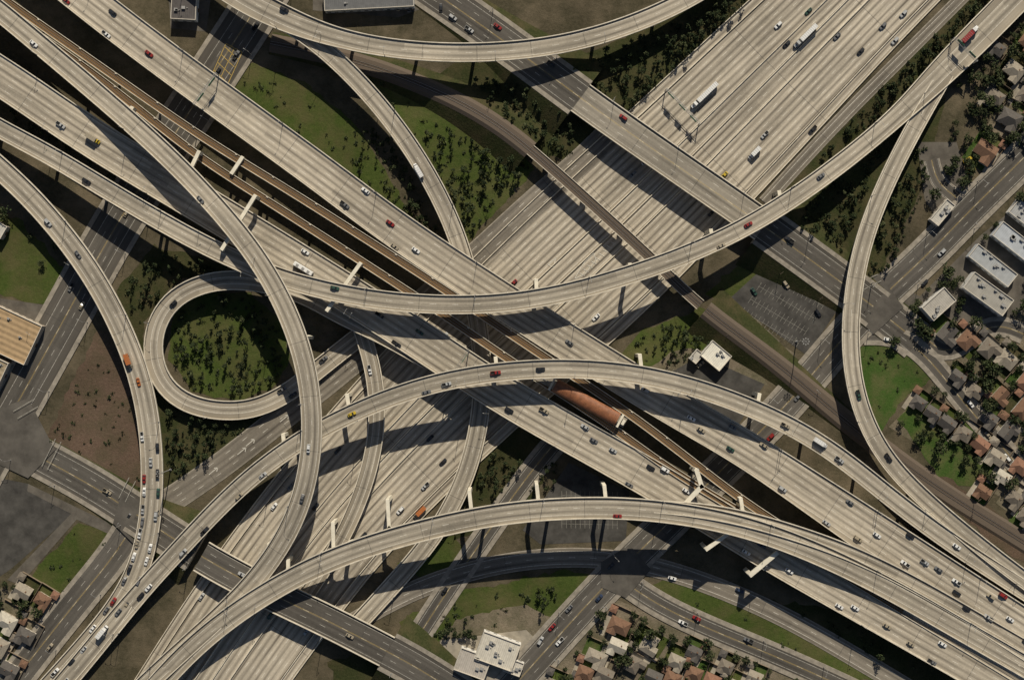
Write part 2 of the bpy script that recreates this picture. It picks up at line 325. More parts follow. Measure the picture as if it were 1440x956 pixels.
P('grass',[(895,825),(960,812),(1060,852),(1250,956),(1180,952),(1040,895)],m_grass)
P('ground_ivy',[(1000,830),(1250,870),(1440,1000),(1300,1000)],m_ivy,.05)
P('grass',[(1208,490),(1262,480),(1318,525),(1262,570),(1235,610),(1210,560)],m_lawn)
P('grass',[(1262,590),(1290,560),(1400,640),(1390,690),(1330,680)],m_lawn,.075)
P('grass',[(990,415),(1060,352),(1088,368),(1025,428)],m_grass)
P('grass',[(870,500),(900,465),(1000,430),(1030,480),(960,515),(900,520)],m_grass)
P('ground_ivy',[(650,640),(700,590),(790,630),(740,720),(640,760)],m_ivy)
P('grass',[(560,790),(640,750),(660,780),(600,820)],m_grass)
P('parking_lot',[(1078,372),(1180,432),(1135,500),(1026,420)],m_asph,.1,False)
P('parking_lot',[(905,545),(985,500),(1075,540),(1030,610),(960,600)],m_asph,.1,False)
P('parking_lot',[(735,745),(800,650),(885,690),(880,760),(760,765)],m_asph,.1,False)
P('dirt',[(1010,440),(1040,430),(1120,500),(1090,530),(1050,500),(1010,480)],m_tan,.08)
P('dirt',[(1300,680),(1330,670),(1470,770),(1470,810),(1390,760)],m_dirt,.085)
P('dirt',[(900,520),(960,490),(1060,505),(1080,540),(960,560)],m_tan,.07)
P('dirt',[(540,105),(700,150),(745,215),(700,190),(600,140),(520,112)],m_tan,.09)
P('dirt',[(460,930),(540,912),(560,960),(480,990)],m_ivy,.08)
P('pavement',[(-60,410),(70,430),(60,470),(20,560),(-60,640)],m_asph2,.07,False)
P('pavement',[(1210,430),(1260,400),(1300,420),(1250,480),(1215,480)],m_asph2,.09,False)
P('pavement',[(1290,200),(1345,200),(1360,250),(1370,300),(1330,330),(1300,280)],m_asph2,.08,False)
P('pavement',[(1290,420),(1380,330),(1480,250),(1480,420),(1400,460),(1330,450)],m_asph2,.055,False)
P('residential_ground',[(1300,440),(1470,240),(1600,300),(1600,800),(1440,720),(1250,600),(1320,530)],m_tan,.04,False)
P('residential_ground',[(860,840),(1000,895),(1180,965),(1180,1060),(740,1060),(760,960)],m_tan,.04,False)
P('residential_ground',[(-60,800),(60,850),(-10,960),(-60,960)],m_tan,.04,False)
P('pavement',[(620,900),(740,885),(760,905),(720,970),(600,990)],m_conc,.12,False)
P('pavement',[(440,-40),(600,-40),(600,10),(560,25),(440,15)],m_asph2,.05,False)
P('pavement',[(235,-30),(300,-30),(290,45),(240,40)],m_asph2,.05,False)
RM_plain=simple('junction_asphalt',(0.088,0.079,0.067),0.35,0.1)
def isect(poly,z): P('street_junction',poly,RM_plain,z,False)
isect([(-20,580),(40,560),(78,632),(40,672),(-28,640)],.75)
isect([(172,690),(215,712),(232,742),(190,765),(160,735)],1.55)
isect([(1190,398),(1235,385),(1270,432),(1228,470),(1195,440)],.95)
isect([(845,790),(885,765),(915,800),(880,840),(845,825)],.75)
def lines(name,segs,z,w=.25,mat=None):
    mb=MB()
    for (a,b) in segs:
        A=np.array(G(*a)[:2]);B=np.array(G(*b)[:2]); d=B-A; L=np.linalg.norm(d); c=(A+B)/2
        mb.add([(c[0]+x*d[0]/L-y*d[1]/L,c[1]+x*d[1]/L+y*d[0]/L,z) for x,y in((-L/2,-w/2),(L/2,-w/2),(L/2,w/2),(-L/2,w/2))],[(0,1,2,3)])
    return mb.obj(name,[mat or m_paint])
def stalls(o,du,dv,rows,n,dep,z):
    sg=[]
    for r in rows:
        for i in range(n+1):
            x=o[0]+du[0]*i*6.5+dv[0]*r; y=o[1]+du[1]*i*6.5+dv[1]*r
            sg.append(((x,y),(x+dv[0]*dep,y+dv[1]*dep)))
        e=(o[0]+du[0]*n*6.5,o[1]+du[1]*n*6.5)
        sg.append(((o[0]+dv[0]*(r+dep/2),o[1]+dv[1]*(r+dep/2)),(e[0]+dv[0]*(r+dep/2),e[1]+dv[1]*(r+dep/2))))
    lines('parking_markings',sg,z,.14,m_paint2)
du=(.86,.5);dv=(-.55,.83)
stalls((1083,379),du,dv,[0,22,44,64],14,13,.16)
stalls((920,545),du,(.6,-.8),[0,25],12,12,.16)
stalls((790,690),(1,.02),(0,1),[0,26,40],12,12,.16)
cw=[]
for (o,d,n,l) in(((20,578),(.6,-.35),8,(6,10)),((60,655),(.4,-.8),8,(8,4)),((168,700),(.35,-.7),7,(9,5)),((222,735),(-.35,.7),7,(9,5)),((1195,405),(.8,-.4),8,(5,9))):
    ex=(o[0]+d[0]*n*6,o[1]+d[1]*n*6); cw+=[(o,ex),((o[0]+l[0],o[1]+l[1]),(ex[0]+l[0],ex[1]+l[1]))]
lines('crosswalk_markings',cw,1.62,.35,m_paint2)
hz=.56;sg=[((318,62),(297,108)),((330,68),(309,113)),((341,74),(321,118)),((318,62),(341,74)),((297,108),(321,118))]
for i in range(4): sg.append(((316-5*i,66+11*i),(335-5*i,84+11*i)))
lines('yellow_road_markings',sg,hz,.3,m_yel)
sg=[((770,372),(782,362)),((770,372),(778,376)),((782,362),(778,376)),((808,392),(822,368)),((822,368),(835,356)),((808,392),(822,386)),((822,386),(838,366)),((838,366),(835,356))]
for i in range(9): sg.append(((815+i*5.5,384-i*5.5),(822+i*5.5,388-i*5.5)))
for (x,y) in((352,622),(340,634),(300,662),(400,588)): sg+=[((x-6,y+5),(x+6,y-5)),((x+6,y-5),(x+1,y-4)),((x+6,y-5),(x+5,y+1))]
lines('road_arrows_and_gore_markings',sg,.36,.35)
# ------------------------------------------------------------------ decks + columns
def under(x,y,z,skip):
    for nm,A,kd in REG:
        if A is skip: continue
        d=np.hypot(A[:,0]-x,A[:,1]-y); i=int(d.argmin())
        if d[i]<A[i,3]/2+1.6 and A[i,2]<z-2: return True
    return False
for name,A,lanes,kind,cols,sp in decks:
    mb=MB(); sweep(mb,A,DECK,DMI,True,True)
    T,Nn,s=frame(A); wide=A[:,3].mean()>15
    nxt=sp*0.5
    for i in range(len(A)):
        if s[i]>=nxt:
            nxt+=sp; z=A[i,2]
            if z<4.5: continue
            offs=(-.27,.27) if wide else (0,)
            rot=math.atan2(T[i,1],T[i,0])
            for o in offs:
                x=A[i,0]+Nn[i,0]*o*A[i,3]; y=A[i,1]+Nn[i,1]*o*A[i,3]
                if under(x,y,z,A): continue
                mb.cyl(x,y,0,z-3.4,1.0,1.0,12,3); mb.cyl(x,y,z-3.4,z-2.05,1.0,1.9,12,3)
            if wide: mb.box(A[i,0],A[i,1],z-2.9,1.8,A[i,3]*.72,.85,rot,3)
    mb.obj(name,[RM(kind,lanes),m_par,m_side,m_bent])
def bent(p,z,cols=(0,1),w=2.0,h=2.0):
    mb=MB()
    q=[Vector(G(a,b,z)) for a,b in p]
    for a,b in zip(q[:-1],q[1:]):
        c=(a+b)/2; d=b-a; mb.box(c.x,c.y,z-h,d.length+w*.8,w,h,math.atan2(d.y,d.x),0)
    for i in cols:
        a=q[i*(len(q)-1)]; mb.box(a.x,a.y,0,w*.95,w*.95,z-h*.5,math.atan2((q[-1]-q[0]).y,(q[-1]-q[0]).x),0,1.0)
    mb.obj('bridge_bent',[m_bent])
bent([(358,276),(312,350)],24.3,(0,1)); bent([(506,371),(460,436)],20.6,(0,1)); bent([(279,214),(258,258)],20.5,(0,))
bent([(340,222),(326,243)],15,(0,)); bent([(980,662),(987,684),(960,712)],23.5,(0,),2.4); bent([(1092,778),(1056,808)],17.8,(1,),2.4)
bent([(1022,752),(994,772)],20.5,(1,)); bent([(1042,702),(1046,728)],19.8,(0,)); bent([(545,704),(547,742),(560,752)],20.6,(0,)); bent([(660,692),(664,728)],23,(0,))
bent([(755,684),(758,712)],24.8,(0,)); bent([(850,684),(853,712)],24.6,(0,)); bent([(468,736),(469,776),(478,784)],16.4,(0,)); bent([(490,766),(492,780)],17,(0,))
bent([(405,788),(405,815)],13,(0,)); bent([(378,766),(380,792)],12.5,(0,)); bent([(886,372),(889,392)],20,(0,)); bent([(1000,324),(1003,342)],18.5,(0,));bent([(754,394),(755,420)],21.5,(0,))
bent([(1096,270),(1100,292)],15.5,(0,)); bent([(488,556),(492,582)],16.4,(0,)); bent([(398,612),(400,632)],12.7,(0,)); bent([(232,302),(230,318)],14.8,(0,)); bent([(900,500),(903,526)],22.6,(0,)); bent([(697,504),(699,524)],22.4,(0,))
bent([(1068,555),(1064,576)],19.4,(0,)); bent([(185,152),(178,166)],19,(0,)); bent([(270,886),(262,912)],5.9,(0,),1.6); bent([(220,936),(214,968)],3.2,(0,),1.6); bent([(430,474),(424,490)],25,(0,)) 
# ------------------------------------------------------------------ rail
RAILP=[(-1,0,.6),(-1,.3,.6),(-1,.35,0),(1,-.35,0),(1,-.3,.6),(1,0,.6),(.8,0,-1.6),(-.8,0,-1.6)]
def transit(pts,w):
    A=path(pts,w,14); reg('rail',A,'rail'); mb=MB(); sweep(mb,A,RAILP,[1,1,0,1,1,1,2,1],True,True)
    for o in(-.75,.75): sweep(mb,A,[(0,o-.09,0),(0,o-.09,.2),(0,o+.09,.2),(0,o+.09,0)],[3,3,3])
    T,Nn,s=frame(A); nx=10
    for i in range(len(A)):
        if s[i]>nx:
            nx+=26
            if not under(A[i,0],A[i,1],A[i,2],A): mb.cyl(A[i,0],A[i,1],0,A[i,2]-1.5,.8,.8,10,2)
            mb.box(A[i,0]+Nn[i,0]*1.7,A[i,1]+Nn[i,1]*1.7,A[i,2],1.2,.4,.6,math.atan2(T[i,1],T[i,0]),1)
    mb.obj('transit_rail_track',[m_ball,m_par,m_side,m_steel])
transit([(-130,-100,13),(-10,-12,13),(130,86,13),(280,190,13),(400,264,13),(500,327,13.5),(620,404,14),(700,458,14),(790,518,14),(880,578,14),(960,638,13.5),(1040,700,13),(1120,752,12.6),(1260,836,12),(1420,932,12),(1560,1020,12)],11.5)
transit([(-130,-84,13),(-10,5,13),(130,103,13),(220,174,13),(285,224,13),(400,298,13),(500,362,13.5),(620,440,14),(710,502,14),(800,560,14),(860,600,14),(940,658,13.5),(1035,716,13),(1120,767,12.6),(1260,852,12),(1420,948,12),(1560,1036,12)],11.5)
mb=MB(); B=cut(RR,745,992); sweep(mb,B,RAILP,[1,1,0,1,1,1,2,1],True,True)
T,Nn,s=frame(B)
for i in range(3,len(B),7):
    mb.box(B[i,0],B[i,1],0,1.2,4.5,B[i,2]-1.5,math.atan2(T[i,1],T[i,0]),2)
for o in(-.75,.75): sweep(mb,B,[(0,o-.09,0),(0,o-.09,.2),(0,o+.09,.2),(0,o+.09,0)],[3,3,3])
mb.obj('railway_bridge',[m_ball2,m_par,m_side,m_steel]); reg('rr',B,'rail')
for rg in((-900,750),(988,3000)):
    B=cut(RR,*rg); reg('rr',B,'rail'); mb=MB()
    sweep(mb,B,[(-1,-2,-1.2),(-1,0,0),(1,0,0),(1,2,-1.2)],[0,0,0])
    T,Nn,s=frame(B)
    for sd in(-1,1):
        vs=[]
        for i in range(len(B)):
            o=B[i,3]/2+1.6
            vs.append((B[i,0]+sd*Nn[i,0]*o,B[i,1]+sd*Nn[i,1]*o,max(B[i,2]-1.0,.02))); o2=o+max(0.1,1.7*(B[i,2]-1))
            vs.append((B[i,0]+sd*Nn[i,0]*o2,B[i,1]+sd*Nn[i,1]*o2,-.05))
        mb.add(vs,[(2*i,2*i+1,2*i+3,2*i+2) for i in range(len(B)-1)],1)
    for o in(-.75,.75): sweep(mb,B,[(0,o-.09,0),(0,o-.09,.2),(0,o+.09,.2),(0,o+.09,0)],[2,2,2])
    mb.obj('railway_track',[m_ball2,m_ivy,m_steel])
def station():
    e=D.objects.new('transit_station',None); C.collection.objects.link(e)
    a=Vector(G(780,541,15)); b=Vector(G(868,589,15)); c=(a+b)/2; d=b-a; e.location=(c.x,c.y,0); e.rotation_euler[2]=math.atan2(d.y,d.x); L=d.length
    mb=MB(); mb.box(-8,0,12.6,L+26,5.4,2.2); mb.obj('platform',[m_walk],e)
    mb=MB(); n=12;Wd=8.0; K=int(L/1.1)
    for i in range(K):
        x0=-L/2+L*i/K; x1=x0+L/K*.86
        for r,(xa,xb) in((0.0,(x0,x1)),(-.28,(x1,x0+L/K))):
            vs=[]
            for x in(xa,xb):
                for j in range(n+1):
                    t=math.pi*(j/n)*.8+math.pi*.1; vs.append((x,-math.cos(t)*(Wd/2+r),18.2+math.sin(t)*(2.6+r)))
            mb.add(vs,[(j,j+1,n+2+j,n+1+j) for j in range(n)],0)
    mb.obj('canopy_roof',[simple('canopy_rust_metal',(0.235,0.095,0.045),.35,.5,.5,.3)],e)
    mb=MB()
    for i in range(7):
        x=-L/2+L*(i+.5)/7
        for y in(-1.6,1.6): mb.cyl(x,y,14.8,20.4,.22,.22,8)
    for x in(-L/2-1.6,L/2+1.6): mb.box(x,0,17.5,1.2,8,.5); mb.box(x,3.2,14.8,.6,.6,2.8); mb.box(x,-3.2,14.8,.6,.6,2.8)
    for x in(-L/2-14,-L/2-18.5): mb.box(x,0,14.8,2.6,3.2,2.6)
    mb.box(L/2+3.6,0,14.8,1.6,3,2.4)
    mb.obj('columns_and_kiosks',[m_bent],e)
    mb=MB()
    for i in range(4): mb.box(-L/2-4-i*2.4,0,14.8,1.6,.5,.5)
    mb.obj('benches',[m_galv],e)
station()
# ------------------------------------------------------------------ trees
def tree_tpl(seed,h,r,columnar,nclump,nq,qs):
    R=random.Random(seed); mb=MB()
    mb.tube((0,0,0),(R.uniform(-.1,.1),0,h*.55),.16*h/6,.09*h/6,5,0)
    for i in range(4):
        t=R.uniform(0,6.28); z=h*R.uniform(.25,.5)
        mb.tube((0,0,z),(math.cos(t)*r*.6,math.sin(t)*r*.6,z+h*.22),.07*h/6,.03*h/6,4,0)
    for i in range(nclump):
        while True:
            p=Vector((R.uniform(-1,1),R.uniform(-1,1),R.uniform(-1,1)))
            if .25<p.length<1: break
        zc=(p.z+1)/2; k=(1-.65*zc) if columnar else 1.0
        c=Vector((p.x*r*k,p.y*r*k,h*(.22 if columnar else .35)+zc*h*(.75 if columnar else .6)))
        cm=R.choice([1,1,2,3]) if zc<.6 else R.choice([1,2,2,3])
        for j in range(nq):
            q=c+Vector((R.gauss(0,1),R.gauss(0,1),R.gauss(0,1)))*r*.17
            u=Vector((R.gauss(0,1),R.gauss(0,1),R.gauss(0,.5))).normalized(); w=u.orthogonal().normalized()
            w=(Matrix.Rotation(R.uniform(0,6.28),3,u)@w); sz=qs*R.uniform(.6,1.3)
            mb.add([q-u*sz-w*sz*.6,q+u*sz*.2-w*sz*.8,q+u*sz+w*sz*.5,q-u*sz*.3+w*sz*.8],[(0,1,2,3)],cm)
    return (np.array(mb.v),mb.f,mb.mi)
tp_small=[tree_tpl(i,R_[0],R_[1],True,18,8,.36) for i,R_ in enumerate([(6,1.6),(7.5,1.8),(5,1.8),(8.5,1.7),(6.5,2.2)])]
tp_big=[tree_tpl(20+i,R_[0],R_[1],False,26,10,.55) for i,R_ in enumerate([(8,3.4),(7,3.0),(10,3.9)])]
def bush_tpl(seed):
    R=random.Random(seed); mb=MB()
    for i in range(5):
        c=Vector((R.gauss(0,.6),R.gauss(0,.6),.45))
        for j in range(6):
            q=c+Vector((R.gauss(0,.35),R.gauss(0,.35),abs(R.gauss(0,.35)))); u=Vector((R.gauss(0,1),R.gauss(0,1),R.gauss(0,.4))).normalized(); w=u.orthogonal().normalized(); sz=.34
            mb.add([q-u*sz,q-w*sz,q+u*sz,q+w*sz],[(0,1,2,3)],R.choice([1,1,2,3]))
    return (np.array(mb.v),mb.f,mb.mi)
tp_bush=[bush_tpl(50+i) for i in range(4)]
m_bark=simple('bark',(0.09,0.07,0.05),.3,3)
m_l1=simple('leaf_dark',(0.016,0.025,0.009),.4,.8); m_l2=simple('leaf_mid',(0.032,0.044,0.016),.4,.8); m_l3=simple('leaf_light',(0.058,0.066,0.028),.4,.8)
tree_ml=[m_bark,m_l1,m_l2,m_l3]
allA=np.vstack([A for _,A,_ in REG])
def free(x,y,mar):
    d=np.hypot(allA[:,0]-x,allA[:,1]-y); return not np.any(d<allA[:,3]/2+mar)
def inpoly(x,y,poly):
    c=False;n=len(poly);j=n-1
    for i in range(n):
        xi,yi=poly[i];xj,yj=poly[j]
        if (yi>y)!=(yj>y) and x<(xj-xi)*(y-yi)/(yj-yi)+xi: c=not c
        j=i
    return c
def plant(name,pts,tpl,smin=.75,smax=1.25,z=0.0):
    mb=MB()
    for x,y in pts:
        v,f,mi=random.choice(tpl); s=random.uniform(smin,smax); a=random.uniform(0,6.28)
        c,sn=math.cos(a)*s,math.sin(a)*s
        vv=np.column_stack([v[:,0]*c-v[:,1]*sn+x,v[:,0]*sn+v[:,1]*c+y,v[:,2]*s*random.uniform(.85,1.2)+z])
        o=len(mb.v); mb.v.extend(map(tuple,vv.tolist())); mb.f.extend([tuple(o+j for j in q) for q in f]); mb.mi.extend(mi)
    if not mb.f: return
    mb.uv=[(0,0)]*sum(len(f) for f in mb.f)
    mb.obj(name,tree_ml)
def scatter(poly,sp,jit=.3,mar=1.8,prob=1.0,rot=.6):
    xs=[p[0] for p in poly];ys=[p[1] for p in poly]; out=[]
    cx,cy=(min(xs)+max(xs))/2,(min(ys)+max(ys))/2; R=max(max(xs)-min(xs),max(ys)-min(ys))*.75
    n=int(2*R/sp)+1; c,s=math.cos(rot),math.sin(rot)
    for i in range(n):
        for j in range(n):
            a=-R+i*sp+random.gauss(0,jit)*sp; b=-R+j*sp+random.gauss(0,jit)*sp
            x=cx+a*c-b*s; y=cy+a*s+b*c
            dn=.5+.5*math.sin(x*.055+1.3)*math.sin(y*.06+.4)
            if random.random()>prob*(.55+.6*dn) or not inpoly(x,y,poly): continue
            X,Y,_=G(x,y)
            d=np.hypot(FW[:,0]-X,FW[:,1]-Y);k=int(d.argmin())
            if d[k]<FW[k,3]/2+1: continue
            if free(X,Y,mar): out.append((X,Y))
    return out
groves=[
 ([(790,100),(870,62),(990,5),(1055,0),(1000,58),(890,148),(845,130)],9.5,.95),
 ([(1085,285),(1150,225),(1310,40),(1400,-60),(1430,-60),(1330,70),(1230,165),(1150,235)],10,.9),
 ([(1105,305),(1180,252),(1300,160),(1255,240),(1218,330),(1190,390),(1120,340)],11,.85),
 ([(1300,190),(1312,230),(1290,290),(1240,400),(1216,405),(1232,320),(1262,245)],11,.85),
 ([(600,170),(680,205),(745,235),(660,330),(635,285),(600,210)],12,.75),
 ([(665,105),(740,118),(830,170),(795,222),(745,195),(680,140)],11,.85),
 ([(500,175),(545,185),(610,310),(630,350),(560,300),(500,235)],12,.75),
 ([(247,440),(295,415),(355,420),(395,470),(395,530),(330,556),(270,545),(240,500)],14.5,.8),
 ([(222,560),(300,592),(400,570),(330,640),(235,700),(225,640)],11,.8),
 ([(893,480),(960,445),(1000,440),(1015,475),(950,512),(900,508)],12.5,.7),
 ([(680,635),(735,640),(715,700),(665,705)],11,.85),([(745,655),(790,650),(770,700),(740,700)],11,.75),
 ([(612,868),(665,855),(670,895),(618,900)],9,.9),([(730,830),(785,822),(792,850),(735,855)],9,.9),
 ([(175,400),(225,350),(320,375),(250,392),(210,440),(200,480)],12,.75),
 ([(0,110),(60,150),(160,230),(220,290),(100,235),(0,160)],13,.7),
 ([(1000,835),(1200,880),(1290,940),(1140,890)],14,.5),
 ([(1210,610),(1245,650),(1300,690),(1230,650)],12,.6),
 ([(440,80),(500,90),(540,120),(470,110)],12,.6)]
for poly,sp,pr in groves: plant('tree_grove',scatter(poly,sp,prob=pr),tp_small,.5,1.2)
for poly,sp,pr in groves: plant('shrubbery',scatter(poly,6.5,prob=.33,mar=.8),tp_bush,.5,1.5)
for poly in ([(330,100),(430,118),(500,180),(560,290),(450,250)],[(510,115),(600,140),(700,205),(620,240)],[(600,900),(640,840),(800,810),(700,880)],[(900,830),(1040,860),(1180,940),(1040,895)],[(540,100),(650,135),(720,185),(640,150)],[(1030,430),(1120,500),(1080,520),(1010,470)],[(60,625),(140,480),(195,560),(200,690)],[(1215,495),(1262,485),(1310,525),(1240,600)],[(110,740),(165,755),(90,845),(35,820)]):
    plant('shrubbery',scatter(poly,9,prob=.25,mar=.8),tp_bush,.3,1.1)
# ------------------------------------------------------------------ houses and buildings
BL=[]
roofc=[(0.17,0.145,0.115),(0.22,0.12,0.08),(0.10,0.09,0.08),(0.27,0.235,0.185),(0.17,0.10,0.065),(0.42,0.38,0.31)]
def roofmat(i,c):
    k=M('roof_shingle_%d'%i,.9,.1); p=k.obj()
    n=k.noise(p,.8,5,.7); w=k.new('ShaderNodeTexWave'); w.bands_direction='Z'; w.inputs['Scale'].default_value=1.6; k.put(w.inputs['Vector'],p)
    v=k.m('ADD',.4,k.m('ADD',k.m('MULTIPLY',n,1.0),k.m('MULTIPLY',w.outputs['Fac'],.2)))
    return k.col(k.mix(1.0,c,k.comb(v,v,v),'MULTIPLY'))
m_roof=[roofmat(i,c) for i,c in enumerate(roofc)]
m_wall=[simple('stucco_%d'%i,c,.1,.5) for i,c in enumerate([(0.55,0.5,0.42),(0.45,0.38,0.3),(0.6,0.58,0.54),(0.42,0.44,0.45)])]
m_door=simple('door_brown',(0.12,0.06,0.03),.2,1)
m_fence=simple('fence_timber',(0.22,0.17,0.12),.3,1)
def hip(mb,cx,cy,w,d,z,k=.3,ov=.5,mi=0,gable=False):
    W,Dp=w/2+ov,d/2+ov; h=k*d; r=0 if gable else Dp*.9
    rd=[(cx-W+r,cy,z+h),(cx+W-r,cy,z+h)]
    b=[(cx-W,cy-Dp,z),(cx+W,cy-Dp,z),(cx+W,cy+Dp,z),(cx-W,cy+Dp,z)]; bb=[(x,y,z-.22) for x,y,z in b]
    mb.add(b+bb+rd,[(0,1,9,8),(2,3,8,9),(1,2,9),(3,0,8),(0,4,5,1),(1,5,6,2),(2,6,7,3),(3,7,4,0),(7,6,5,4)],mi)
def house(px,py,w,d,deg,ri,yard=True):
    w*=.84; d*=.82
    R=random.Random(px*7+py); deg+=R.uniform(-3,3)
    x,y,_=G(px,py); rot=math.radians(deg); BL.append((x,y,max(w,d)*.62))
    e=D.objects.new('bungalow_house',None); C.collection.objects.link(e); e.location=(x,y,.1); e.rotation_euler[2]=rot
    wm=R.choice(m_wall); sd=R.choice([-1,1]); ww=w*R.uniform(.36,.48); wd=d*R.uniform(.3,.6); wx=sd*w*.27; wy=-d*.5-wd*.3
    mb=MB(); mb.box(0,0,0,w,d,3); mb.box(wx,wy,0,ww,wd,2.9); mb.obj('walls',[wm],e)
    mb=MB(); hip(mb,0,0,w,d,3,R.uniform(.2,.32),gable=R.random()<.4)
    t=MB(); hip(t,0,0,wd+d*.4,ww,2.93,.26,.5,gable=True)
    t.v=[(wx-b,wy+a+d*.2,c) for a,b,c in t.v]; mb.add(t.v,t.f,0)
    mb.obj('roof',[m_roof[ri]],e)
    mb=MB()
    for a in(-.33,0,.33): mb.box(a*w,d/2+.02,1,1.5,.06,1.1,0,0)
    for a in(-.2,.25):
        mb.box(w/2+.02,a*d,1,.06,1.3,1.1,0,0); mb.box(-w/2-.02,a*d,1,.06,1.3,1.1,0,0)
    mb.box(wx,wy-wd/2-.02,.9,1.8,.06,1.2); mb.obj('windows',[m_glass],e)
    mb=MB(); mb.box(-sd*w*.2,-d/2-.03,0,1,.08,2.1); mb.obj('door',[m_door],e)
    mb=MB(); mb.box(w*.2,d*.15,3.2,.7,.7,1.6); mb.box(-w*.2,-d*.1,3.6,.4,.4,.8); mb.obj('chimney_and_vent',[m_roof[4]],e)
    if yard:
        mb=MB(); mb.add([(-w*.75,-d*1.25,0),(w*.75,-d*1.25,0),(w*.75,d*1.35,0),(-w*.75,d*1.35,0)],[(0,1,2,3)]); o=mb.obj('lawn',[R.choice([m_lawn,m_grass,m_ivy,m_lawn,m_tan])],e); o.location.z=-.02+R.uniform(0,.012)
        mb=MB(); mb.add([(sd*w*.62-1.3,-d*1.25,0),(sd*w*.62+1.3,-d*1.25,0),(sd*w*.62+1.3,d*.9,0),(sd*w*.62-1.3,d*.9,0)],[(0,1,2,3)]); o=mb.obj('driveway',[m_conc],e); o.location.z=.03
        mb=MB(); mb.box(sd*w*.6,d*1.0,0,3.6,3.8,2.4)
        hip(mb,sd*w*.6,d*1.0,3.9,3.8,2.42,.15,.2); mb.obj('garage',[m_roof[(ri+2)%5]],e)
        mb=MB(); mb.box(0,d*1.36,0,w*1.5,.12,1.7); mb.box(w*.76,d*.4,0,.12,d*1.9,1.7); mb.obj('fence',[m_fence],e)
def flat(name,px,py,w,d,h,deg,rc,wc=0,units=4,stripe=.15):
    x,y,_=G(px,py); BL.append((x,y,max(w,d)*.5))
    e=D.objects.new(name,None); C.collection.objects.link(e); e.location=(x,y,.12); e.rotation_euler[2]=math.radians(deg)
    R=random.Random(px*3+py)
    mb=MB(); mb.box(0,0,0,w,d,h); mb.obj('walls',[m_wall[wc]],e)
    mb=MB()
    for a,b,lx,ly in((0,d/2-.15,w,.3),(0,-d/2+.15,w,.3),(w/2-.15,0,.3,d-.6),(-w/2+.15,0,.3,d-.6)): mb.box(a,b,h,lx,ly,.7)
    mb.obj('parapet',[m_wall[0]],e)
    mb=MB(); mb.add([(-w/2+.3,-d/2+.3,h+.05),(w/2-.3,-d/2+.3,h+.05),(w/2-.3,d/2-.3,h+.05),(-w/2+.3,d/2-.3,h+.05)],[(0,1,2,3)])
    k=M('built_up_roof_%d_%d'%(px,py),.85,.2); p=k.obj()
    n1=k.noise(p,.35,5,.7); n2=k.noise(p,2.2,3,.7); wv=k.new('ShaderNodeTexWave'); wv.bands_direction='Y' if stripe>.3 else 'X'; wv.inputs['Scale'].default_value=.1 if stripe>.3 else .28; k.put(wv.inputs['Vector'],p)
    v=k.m('ADD',.3,k.m('ADD',k.m('MULTIPLY',n1,.75),k.m('ADD',k.m('MULTIPLY',n2,.25),k.m('MULTIPLY',wv.outputs['Fac'],stripe))))
    mb.obj('roof',[k.col(k.mix(1.0,rc,k.comb(v,v,v),'MULTIPLY'))],e)
    mb=MB()
    for i in range(units):
        a,b=R.uniform(-.38,.38)*w,R.uniform(-.35,.35)*d; s=R.uniform(1,2.2); mb.box(a,b,h+.06,s,s*.8,1.1); mb.box(a+s,b,h+.06,.7,.4,.5)
    mb.obj('roof_units',[m_galv],e)
    mb=MB(); n=max(2,int(w/4))
    for i in range(n):
        for sg in(-1,1): mb.box(-w/2+(i+.5)*w/n,sg*(d/2+.02),1.1,2,.06,1.3)
    mb.obj('windows',[m_glass],e)
    mb=MB(); mb.box(w/2+.03,0,0,.08,2.2,2.6); mb.obj('door',[m_door],e); return e
W_=(0.5,0.47,0.41)
for a in [(1290,566,9,7,-35,2),(1309,580,9,7,-35,2),(1330,594,10,8,-35,2),(1353,609,10,8,-35,0),(1376,624,10,8,-35,1),(1399,642,10,8,-35,3),(1408,670,9,7,-35,5),(1432,655,10,8,-35,1),(1380,690,9,7,-35,4),(1425,700,10,8,-35,0),(1450,690,10,8,-35,2),(1440,725,9,8,-35,0),
 (1384,212,13,10,-35,4),(1424,100,12,9,-35,3),(1418,168,14,10,-30,2),(1445,195,12,9,-35,2),(1398,138,10,8,-35,0),(1445,60,11,9,-35,4),(1440,135,9,8,-35,0),(1400,70,9,7,-35,2),
 (1330,468,11,9,50,2),(1357,478,11,9,50,4),(1387,490,11,9,50,0),(1414,505,12,9,-40,3),(1436,575,12,9,50,4),(1415,605,11,8,50,2),(1388,588,10,8,-35,2),(1440,535,11,8,50,1),(1470,610,11,8,50,1),(1460,640,11,8,50,3),(1345,530,9,7,-35,2),(1370,550,9,7,-35,0),(1405,555,9,7,50,4),
 (870,878,13,9,-25,4),(912,903,12,9,55,3),(868,906,11,8,-25,5),(838,922,13,8,-25,3),(822,944,10,8,-25,4),(850,946,10,8,-25,0),(890,932,10,8,60,0),(950,928,10,8,-25,3),(945,952,10,8,-25,4),(975,945,10,8,-25,4),(1000,955,10,8,-25,1),(918,950,10,8,-25,2),(1035,965,10,8,-25,3),(780,965,12,9,-25,0),(812,968,10,8,-25,5),(975,915,9,7,-25,2),(1020,935,9,7,-25,0),(1060,950,9,7,-25,3),
 (35,830,10,8,-30,3),(62,842,9,7,-30,4),(12,872,12,9,-30,5),(0,905,12,9,-30,3),(38,892,11,8,-30,2),(15,940,11,8,-30,2)]: house(*a)
flat('flat_roof_warehouse',1392,374,28,9,5,-38,(0.36,0.37,0.37),3,5); flat('flat_roof_warehouse',1424,342,26,10,5,-38,(0.42,0.44,0.46),3,5); flat('flat_roof_warehouse',1445,308,24,10,5,-38,(0.36,0.36,0.35),2,4)
